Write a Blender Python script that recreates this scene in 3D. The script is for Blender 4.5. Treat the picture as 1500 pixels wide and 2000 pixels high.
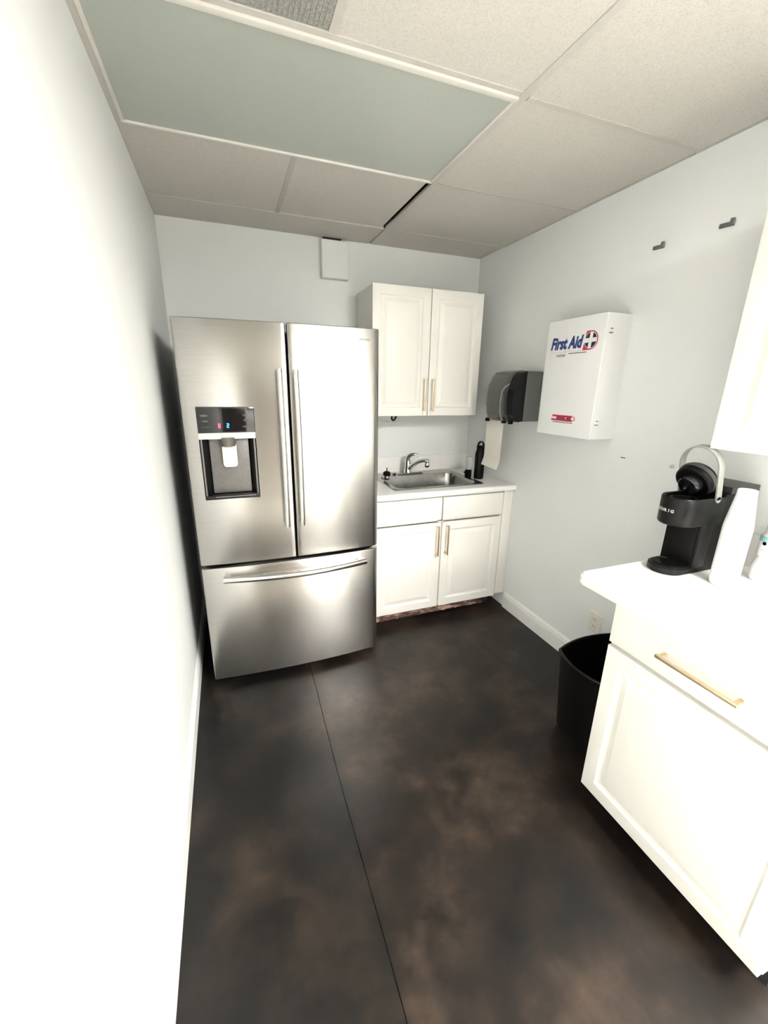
import bpy, bmesh, math, random
from mathutils import Vector, Matrix
random.seed(7)
for o in list(bpy.data.objects): bpy.data.objects.remove(o)
scene = bpy.context.scene
COL = scene.collection

# ---------------------------------------------------------------- camera
FPX = 804.2
yaw, pitch, roll = .3597, -.2964, .0139
fw = Vector((math.sin(yaw)*math.cos(pitch), math.cos(yaw)*math.cos(pitch), math.sin(pitch)))
r0 = Vector((math.cos(yaw), -math.sin(yaw), 0)); u0 = r0.cross(fw)
rr = r0*math.cos(roll)+u0*math.sin(roll); uu = -r0*math.sin(roll)+u0*math.cos(roll)
cam = bpy.data.cameras.new('camera')
cam.sensor_fit = 'VERTICAL'; cam.sensor_height = 36; cam.lens = FPX/2000*36
cam.clip_start = .02
cob = bpy.data.objects.new('camera', cam); COL.objects.link(cob)
M = Matrix((rr, uu, -fw)).transposed().to_4x4(); M.translation = Vector((.2709, -2.8672, 1.5326))
cob.matrix_world = M
scene.camera = cob

# ---------------------------------------------------------------- world / exposure
w = bpy.data.worlds.new('world'); scene.world = w; w.use_nodes = True
w.node_tree.nodes['Background'].inputs[0].default_value = (.8, .88, 1, 1)
w.node_tree.nodes['Background'].inputs[1].default_value = .3
vs = scene.view_settings
scene.display_settings.display_device = 'sRGB'
vs.view_transform = 'Standard'; vs.look = 'None'; vs.gamma = 1; vs.use_curve_mapping = False
vs.exposure = 0.97
LAMP = 60.0           # radiance of the lit troffers behind the camera, added rear fill included

# room dimensions
W, H = 2.05, 2.40
OX, OY = 4.2, -6.4    # the wider room behind the camera
CY = -2.72            # end of the right wall

# ---------------------------------------------------------------- materials
MAT = {}
def mat(name, col, rough=.5, metal=0, spec=.5, **kw):
    m = bpy.data.materials.new(name); m.use_nodes = True
    b = m.node_tree.nodes['Principled BSDF']
    b.inputs['Base Color'].default_value = (*col, 1); b.inputs['Roughness'].default_value = rough
    b.inputs['Metallic'].default_value = metal; b.inputs['Specular IOR Level'].default_value = spec
    for k, v in kw.items(): b.inputs[k.replace('_', ' ')].default_value = v
    MAT[name] = m
    return m
def nodes(m): return m.node_tree.nodes, m.node_tree.links, m.node_tree.nodes['Principled BSDF']
def noise(m, scale, detail=4, rough=.6, vec=None, stretch=None):
    N, L, b = nodes(m)
    tc = N.new('ShaderNodeTexCoord'); mp = N.new('ShaderNodeMapping'); n = N.new('ShaderNodeTexNoise')
    L.new(tc.outputs['Object'], mp.inputs[0]); L.new(mp.outputs[0], n.inputs['Vector'])
    if stretch: mp.inputs['Scale'].default_value = stretch
    n.inputs['Scale'].default_value = scale; n.inputs['Detail'].default_value = detail; n.inputs['Roughness'].default_value = rough
    return n
def ramp(m, src, stops):
    N, L, b = nodes(m); r = N.new('ShaderNodeValToRGB')
    e = r.color_ramp.elements
    while len(e) < len(stops): e.new(.5)
    for i, (p, c) in enumerate(stops):
        e[i].position = p; e[i].color = (*c, 1) if len(c) == 3 else c
    L.new(src, r.inputs[0]); return r
def bump(m, src, strength, dist=.002):
    N, L, b = nodes(m); bp = N.new('ShaderNodeBump'); bp.inputs['Strength'].default_value = strength; bp.inputs['Distance'].default_value = dist
    L.new(src, bp.inputs['Height']); L.new(bp.outputs[0], b.inputs['Normal'])
def mottled(name, c0, c1, scale, rough, bs=0, bd=.001, **kw):
    m = mat(name, c0, rough, **kw); n = noise(m, scale)
    N, L, b = nodes(m); r = ramp(m, n.outputs[0], [(.35, c0), (.65, c1)]); L.new(r.outputs[0], b.inputs['Base Color'])
    if bs: bump(m, n.outputs[0], bs, bd)
    return m
mottled('wall_paint', (.80, .82, .816), (.815, .832, .825), 3, .6)
mottled('white_cabinet', (.84, .825, .775), (.85, .835, .785), 6, .38)
mottled('white_laminate', (.86, .85, .825), (.89, .88, .86), 40, .3)
mottled('white_trim', (.85, .85, .83), (.87, .87, .85), 8, .35)
# ceiling tile: beige mineral fibre with fine pits
m = mat('ceiling_tile', (.7, .67, .6), .95, spec=.1)
n = noise(m, 220, 3, .7); n2 = noise(m, 4, 2); N, L, b = nodes(m)
r = ramp(m, n.outputs[0], [(.33, (.51, .487, .447)), (.5, (.595, .573, .533)), (.7, (.62, .60, .56))]); L.new(r.outputs[0], b.inputs['Base Color'])
bump(m, n.outputs[0], .5, .002)
mottled('grid_bar', (.50, .48, .45), (.53, .51, .48), 30, .5)
mottled('grid_bar_grey', (.44, .42, .39), (.48, .46, .42), 30, .6)
mottled('fixture_frame', (.66, .64, .60), (.68, .66, .62), 20, .45)
mottled('grey_diffuser', (.40, .43, .395), (.42, .45, .415), 300, .35, .2, .0005)
mottled('vent_mesh', (.22, .22, .205), (.40, .40, .37), 160, .7, .6, .002)
mat('plenum', (.012, .012, .013), .9)
# floor: dark stained concrete with brown blotches under a sealer
m = mat('stained_concrete', (.02, .018, .016), .3, spec=.36)
N, L, b = nodes(m)
na = noise(m, 2.1, 7, .66); nb = noise(m, 6.5, 7, .65); nc = noise(m, 60, 4, .6); nd = noise(m, 2.6, 5, .6)
ra = ramp(m, na.outputs[0], [(.38, (.0042, .0043, .0046)), (.52, (.0088, .0075, .0068)), (.70, (.026, .0195, .0152))])
ra2 = ramp(m, na.outputs[0], [(.34, (.0050, .0047, .0047)), (.48, (.0122, .0092, .0076)), (.66, (.042, .030, .0222))])
tcx = N.new('ShaderNodeTexCoord'); sp = N.new('ShaderNodeSeparateXYZ'); L.new(tcx.outputs['Object'], sp.inputs[0])
mr = N.new('ShaderNodeMapRange'); mr.inputs[1].default_value = .555; mr.inputs[2].default_value = .60; L.new(sp.outputs[0], mr.inputs[0])
mxs = N.new('ShaderNodeMix'); mxs.data_type = 'RGBA'; L.new(mr.outputs[0], mxs.inputs[0]); L.new(ra.outputs[0], mxs.inputs[6]); L.new(ra2.outputs[0], mxs.inputs[7])
rb = ramp(m, nb.outputs[0], [(.32, (.5, .5, .53)), (.5, (.95, .93, .9)), (.72, (1.9, 1.65, 1.45))])
mx = N.new('ShaderNodeMix'); mx.data_type = 'RGBA'; mx.blend_type = 'MULTIPLY'; mx.inputs[0].default_value = .85
L.new(mxs.outputs[2], mx.inputs[6]); L.new(rb.outputs[0], mx.inputs[7])
rc = ramp(m, nc.outputs[0], [(.72, (0, 0, 0)), (.80, (.06, .055, .05))])
mx2 = N.new('ShaderNodeMix'); mx2.data_type = 'RGBA'; mx2.blend_type = 'ADD'; mx2.inputs[0].default_value = .35
L.new(mx.outputs[2], mx2.inputs[6]); L.new(rc.outputs[0], mx2.inputs[7]); L.new(mx2.outputs[2], b.inputs['Base Color'])
rd = ramp(m, nd.outputs[0], [(.3, (.30,)*3), (.7, (.40,)*3)]); L.new(rd.outputs[0], b.inputs['Roughness'])
bump(m, nc.outputs[0], .03, .001)
# brushed stainless steel, grain running across the doors
m = mat('brushed_steel', (.55, .535, .51), .255, 1, Anisotropic=.9)
N, L, b = nodes(m)
nn = noise(m, 6, 5, .6, stretch=(1, 1, 120)); r = ramp(m, nn.outputs[0], [(.3, (.43, .418, .398)), (.7, (.485, .473, .452))]); L.new(r.outputs[0], b.inputs['Base Color'])
cx = N.new('ShaderNodeCombineXYZ'); cx.inputs[2].default_value = 1; L.new(cx.outputs[0], b.inputs['Tangent'])
mottled('steel_bar', (.66, .645, .61), (.70, .685, .65), 20, .22, metal=1)
mottled('sink_steel', (.30, .30, .285), (.38, .38, .36), 25, .26, metal=1)
mat('chrome', (.72, .72, .73), .08, 1)
mottled('gasket_black', (.012, .012, .012), (.018, .018, .018), 30, .6)
mottled('fridge_side', (.035, .036, .038), (.045, .046, .048), 20, .5)
mat('gloss_black', (.006, .006, .007), .07)
mottled('dispenser_grey', (.12, .115, .108), (.14, .135, .128), 60, .4, metal=.3)
mat('dispenser_dark', (.006, .006, .006), .3, spec=.3)
mat('paddle_silver', (.58, .56, .51), .4, .1)
mat('panel_print', (.05, .05, .05), .5)
def emis(name, col, s):
    m = mat(name, col, .5); b = m.node_tree.nodes['Principled BSDF']
    b.inputs['Emission Color'].default_value = (*col, 1); b.inputs['Emission Strength'].default_value = s; return m
emis('led_red', (1, .06, .12), 1.6); emis('led_blue', (.04, .45, 1), 1.6)
emis('lit_diffuser', (1, .975, .93), LAMP)
mottled('gold_metal', (.68, .54, .35), (.74, .60, .41), 40, .32, metal=.9)
m = mat('raw_board', (.3, .2, .15), .9); n = noise(m, 9, 6, .7, stretch=(1, 1, 3)); N, L, b = nodes(m)
r = ramp(m, n.outputs[0], [(.40, (.030, .018, .012)), (.50, (.16, .085, .06)), (.60, (.50, .34, .27))]); L.new(r.outputs[0], b.inputs['Base Color']); bump(m, n.outputs[0], .7, .004)
mottled('smoke_plastic', (.040, .041, .041), (.048, .049, .049), 5, .16, Coat_Weight=.3)
mottled('smoke_plastic_dark', (.008, .008, .009), (.014, .014, .014), 8, .12)
mottled('grey_plastic', (.15, .152, .148), (.165, .167, .163), 20, .4)
mottled('paper', (.80, .76, .70), (.84, .80, .745), 90, .95, .3, .001)
mottled('white_enamel', (.84, .855, .845), (.86, .87, .86), 10, .35)
mat('print_blue', (.012, .025, .14), .5); mat('print_red', (.62, .03, .06), .5); mat('print_white', (.85, .85, .84), .5)
mat('print_navy', (.01, .015, .06), .5); mat('print_pink', (.72, .45, .42), .5); mat('print_grey', (.10, .10, .10), .5)
mat('print_purple', (.20, .05, .12), .5); mat('print_paleblue', (.40, .50, .78), .5)
mat('print_lightgrey', (.42, .42, .40), .5)
mottled('zinc', (.16, .16, .16), (.24, .24, .24), 60, .45, metal=.6)
mottled('bin_black', (.003, .003, .003), (.004, .004, .004), 20, .3, spec=.3)
mottled('black_plastic', (.0015, .0015, .0015), (.0025, .0025, .0025), 60, .42, spec=.14)
mottled('charcoal_plastic', (.0055, .0055, .0053), (.008, .008, .0078), 120, .34, spec=.13)
mottled('dark_grey_plastic', (.03, .03, .029), (.04, .04, .038), 60, .4, spec=.35)
mottled('silver_plastic', (.36, .36, .34), (.40, .40, .38), 60, .35, metal=.5)
mottled('white_gloss', (.88, .88, .885), (.90, .90, .905), 10, .3)
mat('teal_print', (.32, .60, .62), .5)
mottled('bottle_black', (.003, .003, .0033), (.005, .005, .0055), 90, .4, spec=.2)
mat('clear_plastic', (.9, .92, .92), .05, Transmission_Weight=.9, IOR=1.3)
mottled('outlet_plastic', (.80, .77, .70), (.82, .79, .72), 30, .4)
mottled('bounce_vinyl', (.66, .63, .57), (.72, .69, .63), 9, .4)
mottled('dark_wood', (.03, .018, .012), (.06, .035, .02), 5, .4)

# ---------------------------------------------------------------- mesh helpers
ORG = {}
def box(bm, x0, x1, y0, y1, z0, z1, bev=0, seg=2, mtx=None):
    t = bmesh.new()
    vv = [t.verts.new((x, y, z)) for x in (min(x0, x1), max(x0, x1)) for y in (min(y0, y1), max(y0, y1)) for z in (min(z0, z1), max(z0, z1))]
    for f in ((0, 1, 3, 2), (4, 6, 7, 5), (0, 4, 5, 1), (2, 3, 7, 6), (0, 2, 6, 4), (1, 5, 7, 3)): t.faces.new([vv[i] for i in f])
    if bev: bmesh.ops.bevel(t, geom=t.edges[:], offset=bev, segments=seg, affect='EDGES', profile=.6)
    join(bm, t, mtx)
def join(bm, t, mtx=None):
    if mtx is not None: t.transform(mtx)
    me = bpy.data.meshes.new('tmp'); t.to_mesh(me); t.free(); bm.from_mesh(me); bpy.data.meshes.remove(me)
def frame(o, u, v):
    u = Vector(u).normalized(); v = Vector(v).normalized(); n = u.cross(v)
    m = Matrix((u, v, n)).transposed().to_4x4(); m.translation = Vector(o); return m
def FB(x, y, z): return frame((x, y, z), (1, 0, 0), (0, 0, 1))      # faces -y : u=+x v=+z n=-y
def FR(x, y, z): return frame((x, y, z), (0, -1, 0), (0, 0, 1))     # faces -x : u=-y v=+z n=-x
def prism(bm, poly, z0, z1, mtx=None, bev=0):
    t = bmesh.new()
    a = [t.verts.new((x, y, z0)) for x, y in poly]; b = [t.verts.new((x, y, z1)) for x, y in poly]
    n = len(poly)
    t.faces.new(a[::-1]); t.faces.new(b)
    for i in range(n): t.faces.new((a[i], a[(i+1) % n], b[(i+1) % n], b[i]))
    bmesh.ops.recalc_face_normals(t, faces=t.faces[:])
    if bev:
        es = [e for e in t.edges if abs(e.verts[0].co.z-e.verts[1].co.z) < 1e-6]
        bmesh.ops.bevel(t, geom=es, offset=bev, segments=2, affect='EDGES')
    join(bm, t, mtx)
def lathe(bm, prof, seg=32, mtx=None, cap=True):
    t = bmesh.new(); rings = []
    for r, z in prof:
        rings.append([t.verts.new((r*math.cos(2*math.pi*i/seg), r*math.sin(2*math.pi*i/seg), z)) for i in range(seg)])
    for a, b in zip(rings, rings[1:]):
        for i in range(seg): t.faces.new((a[i], a[(i+1) % seg], b[(i+1) % seg], b[i]))
    if cap:
        t.faces.new(rings[0][::-1]); t.faces.new(rings[-1])
    bmesh.ops.recalc_face_normals(t, faces=t.faces[:]); join(bm, t, mtx)
def tube(bm, pts, rad, seg=12, sq=1.0, up=None):
    """swept tube; rad may be list; sq flattens the second axis"""
    t = bmesh.new(); P = [Vector(p) for p in pts]; rings = []
    rads = rad if isinstance(rad, (list, tuple)) else [rad]*len(P)
    prev = None
    for i, p in enumerate(P):
        d = (P[min(i+1, len(P)-1)]-P[max(i-1, 0)]).normalized()
        ref = Vector(up) if up else (prev if prev else (Vector((0, 0, 1)) if abs(d.z) < .9 else Vector((1, 0, 0))))
        s = d.cross(ref).normalized(); v = s.cross(d).normalized(); prev = v
        rings.append([t.verts.new(p+s*rads[i]*math.cos(2*math.pi*k/seg)+v*rads[i]*sq*math.sin(2*math.pi*k/seg)) for k in range(seg)])
    for a, b in zip(rings, rings[1:]):
        for i in range(seg): t.faces.new((a[i], a[(i+1) % seg], b[(i+1) % seg], b[i]))
    t.faces.new(rings[0][::-1]); t.faces.new(rings[-1])
    bmesh.ops.recalc_face_normals(t, faces=t.faces[:]); join(bm, t)
def strip(bm, pts, side, thick):
    """flat ribbon: pts centre line, side = half-width vector, thick = thickness vector"""
    t = bmesh.new(); S = Vector(side); rings = []
    for i, p in enumerate(pts):
        p = Vector(p); d = (Vector(pts[min(i+1, len(pts)-1)])-Vector(pts[max(i-1, 0)])).normalized()
        n = d.cross(S).normalized()*thick/2
        rings.append([t.verts.new(p+S+n), t.verts.new(p-S+n), t.verts.new(p-S-n), t.verts.new(p+S-n)])
    for a, b in zip(rings, rings[1:]):
        for i in range(4): t.faces.new((a[i], a[(i+1) % 4], b[(i+1) % 4], b[i]))
    t.faces.new(rings[0][::-1]); t.faces.new(rings[-1])
    bmesh.ops.recalc_face_normals(t, faces=t.faces[:]); join(bm, t)
def rings_panel(bm, mtx, w, h, rings, x0=0, y0=0):
    """nested rectangles (inset, depth) on a w x h face, first ring to last, both ends capped"""
    t = bmesh.new(); R = []
    for i, d in rings:
        R.append([t.verts.new(c) for c in ((x0+i, y0+i, d), (x0+w-i, y0+i, d), (x0+w-i, y0+h-i, d), (x0+i, y0+h-i, d))])
    for a, b in zip(R, R[1:]):
        for k in range(4): t.faces.new((a[k], a[(k+1) % 4], b[(k+1) % 4], b[k]))
    t.faces.new(R[0][::-1]); t.faces.new(R[-1]); join(bm, t, mtx)
def text(bm, body, size, mtx, depth=.0006, bold=0, shear=0, align='LEFT', sx=1.0):
    c = bpy.data.curves.new('t', 'FONT'); c.body = body; c.size = size; c.extrude = depth; c.offset = bold; c.shear = shear
    c.align_x = align; c.resolution_u = 3
    o = bpy.data.objects.new('t', c); COL.objects.link(o)
    dg = bpy.context.evaluated_depsgraph_get(); me = bpy.data.meshes.new_from_object(o.evaluated_get(dg))
    me.transform(mtx @ Matrix.Diagonal((sx, 1, 1, 1))); bm.from_mesh(me)
    bpy.data.objects.remove(o); bpy.data.curves.remove(c); bpy.data.meshes.remove(me)
def obj(name, bm, material, parent=None, org=(0, 0, 0), smooth=35):
    me = bpy.data.meshes.new(name); bm.to_mesh(me); bm.free()
    org = ORG[parent.name] if parent else Vector(org)
    me.transform(Matrix.Translation(-org)); me.materials.append(MAT[material])
    if smooth:
        for p in me.polygons: p.use_smooth = True
        me.set_sharp_from_angle(angle=math.radians(smooth))
    o = bpy.data.objects.new(name, me); COL.objects.link(o)
    if parent: o.parent = parent
    else: o.location = org
    ORG[o.name] = org
    return o
def thing(name, label, cat, loc, group=None):
    o = bpy.data.objects.new(name, None); o.empty_display_size = .05; COL.objects.link(o); o.location = loc
    ORG[o.name] = Vector(loc); tag(o, label, cat, group); return o
def tag(o, label, cat, group=None):
    o['label'] = label; o['category'] = cat
    if group: o['group'] = group
    return o
def struct(o, label=None):
    o['kind'] = 'structure'
    if label: o['label'] = label
    return o
def B(): return bmesh.new()
def bx(name, material, parent, *dims, bev=0, org=(0, 0, 0), mtx=None, seg=2):
    bm = B(); box(bm, *dims, bev=bev, mtx=mtx, seg=seg); return obj(name, bm, material, parent, org)

# ================================================================ the setting
bm = B()
SX0, SX1, SW = .586, .552, .0014          # a fine sawn joint runs down the slab
t = bmesh.new()
ys = [0.0, -.9, -1.4, -2.3, -4.0, OY]
def sx(y): return .583 - .020*(-y-.98) + .003*math.sin(y*5)
for a, b2 in zip(ys, ys[1:]):
    n = 6
    for k in range(n):
        ya, yb = a+(b2-a)*k/n, a+(b2-a)*(k+1)/n
        for (xa, xb, za, zb) in ((lambda y: -.1, lambda y: sx(y)-SW, 0, 0), (lambda y: sx(y)-SW, lambda y: sx(y), 0, -.006), (lambda y: sx(y), lambda y: sx(y)+SW, -.006, 0), (lambda y: sx(y)+SW, lambda y: OX+.1, 0, 0)):
            t.faces.new([t.verts.new(c) for c in ((xa(ya), ya, za), (xa(yb), yb, za), (xb(yb), yb, zb), (xb(ya), ya, zb))])
bmesh.ops.remove_doubles(t, verts=t.verts[:], dist=1e-5)
bmesh.ops.recalc_face_normals(t, faces=t.faces[:])
if sum(f.normal.z*f.calc_area() for f in t.faces) < 0: bmesh.ops.reverse_faces(t, faces=t.faces[:])
join(bm, t); box(bm, -.1, OX+.1, OY-.1, .1, -.1, -.02)
struct(obj('floor', bm, 'stained_concrete', smooth=0), 'dark stained concrete floor with brown blotches')
bm = B(); box(bm, 0, OX, OY, CY-.03, .0, .004); struct(obj('floor_hall_bounce', bm, 'bounce_vinyl', smooth=0))  # unseen floor, made pale to bounce light up to the ceiling
bm = B(); box(bm, 0, W, CY-.05, CY-.01, .0, .008, .003); struct(obj('trim_1', bm, 'steel_bar'))
def wall(name, *d):
    bm = B(); box(bm, *d); return struct(obj(name, bm, 'wall_paint', smooth=0))
wall('wall_back', -.1, W+.12, 0, .1, 0, 2.6)
wall('wall_left', -.1, 0, OY, 0, 0, 2.6)
wall('wall_right', W, W+.12, CY, 0, 0, 2.6)
wall('wall_corner', W+.12, OX, CY, CY+.12, 0, 2.6)
wall('wall_side', OX, OX+.1, OY, CY+.12, 0, 2.6)
wall('wall_front', -.1, OX+.1, OY-.1, OY, 0, 2.6)
wall('wall_partition_added', 0, 1.25, -4.66, -4.56, 0, 2.40)  # unseen partition, added to bring the dark door nearer for the fridge reflection
DYY = -4.56
# unseen dark door, added to put a dark band in the fridge reflection
bm = B(); box(bm, .08, 1.16, DYY, DYY+.03, .0, 2.10, .004)
d1 = struct(obj('door_added', bm, 'dark_wood'))
bm = B()
for (a, b2, c, d) in ((.015, .08, 0, 2.16), (1.16, 1.225, 0, 2.16), (.08, 1.16, 2.10, 2.16)): box(bm, a, b2, DYY, DYY+.025, c, d, .003)
obj('door_added_frame', bm, 'white_trim', d1)
# baseboards
def baseboard(name, x, s, y0, y1):
    prof = [(0, 0), (.014, 0), (.014, .085), (.011, .092), (.011, .100), (.005, .112), (0, .116)]
    bm = B(); mtx = Matrix(((s, 0, 0, x), (0, 0, 1, 0), (0, 1, 0, 0), (0, 0, 0, 1)))
    prism(bm, prof, y0, y1, mtx)
    bmesh.ops.recalc_face_normals(bm, faces=bm.faces[:]); struct(obj(name, bm, 'white_trim', smooth=20))
baseboard('baseboard_left', 0, 1, OY, 0)
baseboard('baseboard_right', W, -1, -2.0, -.655)

# ---------------------------------------------------------------- ceiling: deck, tiles, grid bars
yC, GX = -.287, 1.225
yB, yA = yC-.6096, yC-2*.6096
yN = yA-.6096
bm = B(); box(bm, -.1, OX+.1, OY-.1, .1, 2.56, 2.62)
ceil = struct(obj('ceiling', bm, 'plenum', smooth=0), 'suspended ceiling of beige mineral tiles in a metal grid')
def tile(x0, x1, y0, y1, z=2.404, tilt=None):
    bm = B(); box(bm, x0, x1, y0, y1, z, z+.014, .002, 1)
    if tilt:
        for v in bm.verts: v.co.z += tilt*(v.co.x-x0)
    return obj('ceiling_tile', bm, 'ceiling_tile', ceil, smooth=0)
def bar(x0, x1, y0, y1, z0=2.399, material='grid_bar'):
    bm = B(); box(bm, x0, x1, y0, y1, z0, z0+.0045, .001, 1)
    return obj('grid_bar', bm, material, ceil, smooth=0)
# back row, cut tiles
tile(0, GX-.006, yC+.002, -.004, 2.401); tile(GX+.002, W-.006, yC+.002, -.001, 2.401)
# second row
tile(0, GX-.61-.004, yB, yC-.002, 2.402); tile(GX-.61+.004, GX-.022, yB, yC-.006, 2.402, .006); tile(GX, W-.002, yB, yC-.002, 2.402)
# troffer row
tile(GX, W-.002, yA, yB, 2.402)
# row in front of it
tile(GX-.61, GX, yN, yA, 2.402); tile(GX, W-.001, yN, yA, 2.402)
bar(GX-.011, GX+.016, yN, yB)                                   # main runner beside the light
bar(GX-.002, GX+.020, yB, yC, 2.4005, 'grid_bar')               # runner past the open joint
bar(GX-.61-.011, GX-.61+.012, yB+.008, yC, 2.400, 'grid_bar_grey')
bar(GX+.02, W, yB-.005, yB+.005, 2.4005, 'grid_bar_grey')
bar(GX+.02, W, yA-.011, yA+.011, 2.3995, 'grid_bar')
bar(GX+.02, W, yA-.013, yA-.0105, 2.399, 'grid_bar_grey')
bar(0, GX-.012, yA-.022, yA-.001)                                # cross bar next to the light
bar(0, GX-.012, yB+.001, yB+.014, 2.400, 'grid_bar')
bar(GX-.61-.012, GX-.61+.012, yN, yA-.022)
bar(0, .018, yN-.3, yB, 2.3985, 'grid_bar')                      # wall angle
bar(W-.012, W, yN-.3, yC, 2.4, 'grid_bar_grey')
# the rest of the ceiling behind the camera
LIT = [(1.12, 2.32, -3.95, -3.35), (1.6, 2.8, -5.6, -5.0)]
yy = yN
while yy > OY:
    y0 = max(yy-.6096, OY); x = 0.0
    while x < OX-.01:
        x1 = min(x+.6125, OX)
        cx_, cy_ = (x+x1)/2, (y0+yy)/2
        tile(x, x1, y0, yy, 2.402)
        x = x1
    bar(0, OX, y0-.012, y0+.012) if y0 > OY+.02 else None
    yy = y0

# off light fixture in view
t1 = thing('ceiling_light', 'unlit ceiling light with a grey-green diffuser panel in the tile grid', 'ceiling light', (GX/2, (yA+yB)/2, 2.40))
bm = B()
box(bm, .018, GX-.011, yA-.001, yA+.020, 2.392, 2.41, .003); box(bm, .018, GX-.011, yB-.010, yB+.001, 2.394, 2.41, .003)
box(bm, .018, .030, yA+.02, yB-.01, 2.397, 2.41, .002); box(bm, GX-.020, GX-.011, yA+.02, yB-.01, 2.396, 2.41, .002)
obj('frame', bm, 'fixture_frame', t1)
bx('diffuser', 'grey_diffuser', t1, .028, GX-.018, yA+.018, yB-.008, 2.4015, 2.406)
# return air grille
t2 = thing('air_vent', 'dark perforated return air panel in the ceiling grid beside the unlit light', 'vent', (.3, (yA+yN)/2, 2.40))
bx('mesh_panel', 'vent_mesh', t2, .02, GX-.622, yN+.012, yA-.022, 2.4025, 2.407)
bm = B()
for k in range(46):
    xx = .024+k*(GX-.65)/46
    box(bm, xx, xx+.004, yN+.014, yA-.026, 2.4005, 2.4026)
o = obj('louvre', bm, 'vent_mesh', t2, smooth=0); o['kind'] = 'stuff'
# lit troffers over the room behind the camera; the rear one is added fill
for (x0, x1, y0, y1), lab in zip(LIT, ('lit ceiling light panel above the open room past the coffee counter', 'added fill light panel, unseen, near the wall with the added dark door')):
    t3 = thing('ceiling_light', lab, 'ceiling light', ((x0+x1)/2, (y0+y1)/2, 2.36))
    bm = B()
    for d in ((x0, x1, y0, y0+.02), (x0, x1, y1-.02, y1), (x0, x0+.02, y0+.02, y1-.02), (x1-.02, x1, y0+.02, y1-.02)): box(bm, *d, 2.36, 2.402, .002)
    obj('frame', bm, 'fixture_frame', t3)
    bx('diffuser', 'lit_diffuser', t3, x0+.02, x1-.02, y0+.02, y1-.02, 2.37, 2.38)

# ================================================================ refrigerator
FX0, FX1, FC = .089, .993, .545
YE, BUL, YB = -.868, .024, -.805
def fy(x):
    s = (x-(FX0+FX1)/2)/((FX1-FX0)/2)
    return YE-BUL*(1-s*s)
fr = thing('refrigerator', 'tall stainless steel french door refrigerator with water dispenser against the left wall', 'refrigerator', ((FX0+FX1)/2, -.43, 0))
bx('cabinet_body', 'fridge_side', fr, FX0+.012, FX1-.010, -.795, -.07, .03, 1.765, bev=.006)
for x in (FX0+.05, FX1-.05):
    for y in (-.74, -.12):
        bm = B(); lathe(bm, [(.02, 0), (.02, .012), (.012, .014), (.012, .04)], 16, Matrix.Translation((x, y, 0))); obj('foot', bm, 'gasket_black', fr)
bx('kick_grille', 'gasket_black', fr, FX0+.03, FX1-.03, -.80, -.775, .008, .05)
bx('gasket', 'gasket_black', fr, FX0+.012, FX1-.012, -.812, -.79, .05, 1.76)
for x in (FX0+.08, FX1-.08):
    bx('hinge_cover', 'fridge_side', fr, x-.05, x+.05, -.83, -.66, 1.765, 1.792, bev=.006)
def slab(name, x0, x1, z0, z1, rl, rr_, hole=None, parent=None):
    """curved-front door: rl/rr_ = corner radii at its two sides; hole=(x0,x1,z0,z1)"""
    xs = [x0, x1]
    pts = []
    nL = 8 if rl > .01 else 4
    for k in range(nL):
        a = math.pi/2*k/nL; pts.append((x0+rl*(1-math.cos(a)), rl*(1-math.sin(a))))
    mids = [x0+rl+(x1-rr_-x0-rl)*k/26 for k in range(27)]
    if hole: mids = sorted([q for q in mids if min(abs(q-hole[0]), abs(q-hole[1])) > .004]+[hole[0], hole[1]])
    pts += [(q, 0) for q in mids]
    nR = 10 if rr_ > .01 else 4
    for k in range(1, nR+1):
        a = math.pi/2*k/nR; pts.append((x1-rr_*(1-math.sin(a)), rr_*(1-math.cos(a))))
    e = .004
    zs = [z0, z0+e*.3, z0+e, z1-e, z1-e*.3, z1]; off = [e, e*.3, 0, 0, e*.3, e]
    if hole: zs = zs[:3]+[hole[2], hole[3]]+zs[3:]; off = off[:3]+[0, 0]+off[3:]
    t = bmesh.new()
    G = [[t.verts.new((x, fy(x)+d+o_, z)) for (x, d) in pts] for z, o_ in zip(zs, off)]
    for j in range(len(zs)-1):
        for i in range(len(pts)-1):
            if hole:
                xm = (pts[i][0]+pts[i+1][0])/2; zm = (zs[j]+zs[j+1])/2
                if hole[0] < xm < hole[1] and hole[2] < zm < hole[3]: continue
            t.faces.new((G[j][i], G[j][i+1], G[j+1][i+1], G[j+1][i]))
    Bk = [[t.verts.new((x, YB, z)) for x in (x0, x1)] for z in (z0, z1)]
    L_ = [g[0] for g in G]; R_ = [g[-1] for g in G]
    t.faces.new(L_+[Bk[1][0], Bk[0][0]]); t.faces.new(R_[::-1]+[Bk[0][1], Bk[1][1]])
    t.faces.new(G[0][::-1]+[Bk[0][0], Bk[0][1]]); t.faces.new(G[-1]+[Bk[1][1], Bk[1][0]])
    t.faces.new((Bk[0][0], Bk[1][0], Bk[1][1], Bk[0][1]))
    bmesh.ops.recalc_face_normals(t, faces=t.faces[:])
    bm = B(); join(bm, t); return obj(name, bm, 'brushed_steel', parent, smooth=50)
DX0, DX1, DZ0, DZ1 = .146, .386, 1.022, 1.437
HZ1 = 1.302
dl = slab('door', FX0, FC-.004, .694, 1.792, .008, .006, (DX0, DX1, DZ0, DZ1), fr); dl['label'] = 'stainless door with water dispenser'
dr = slab('door', FC+.004, FX1, .694, 1.792, .006, .030, None, fr); dr['label'] = 'plain stainless door'
dz = slab('freezer_drawer', FX0, FX1, .045, .676, .008, .030, None, fr)
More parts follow.
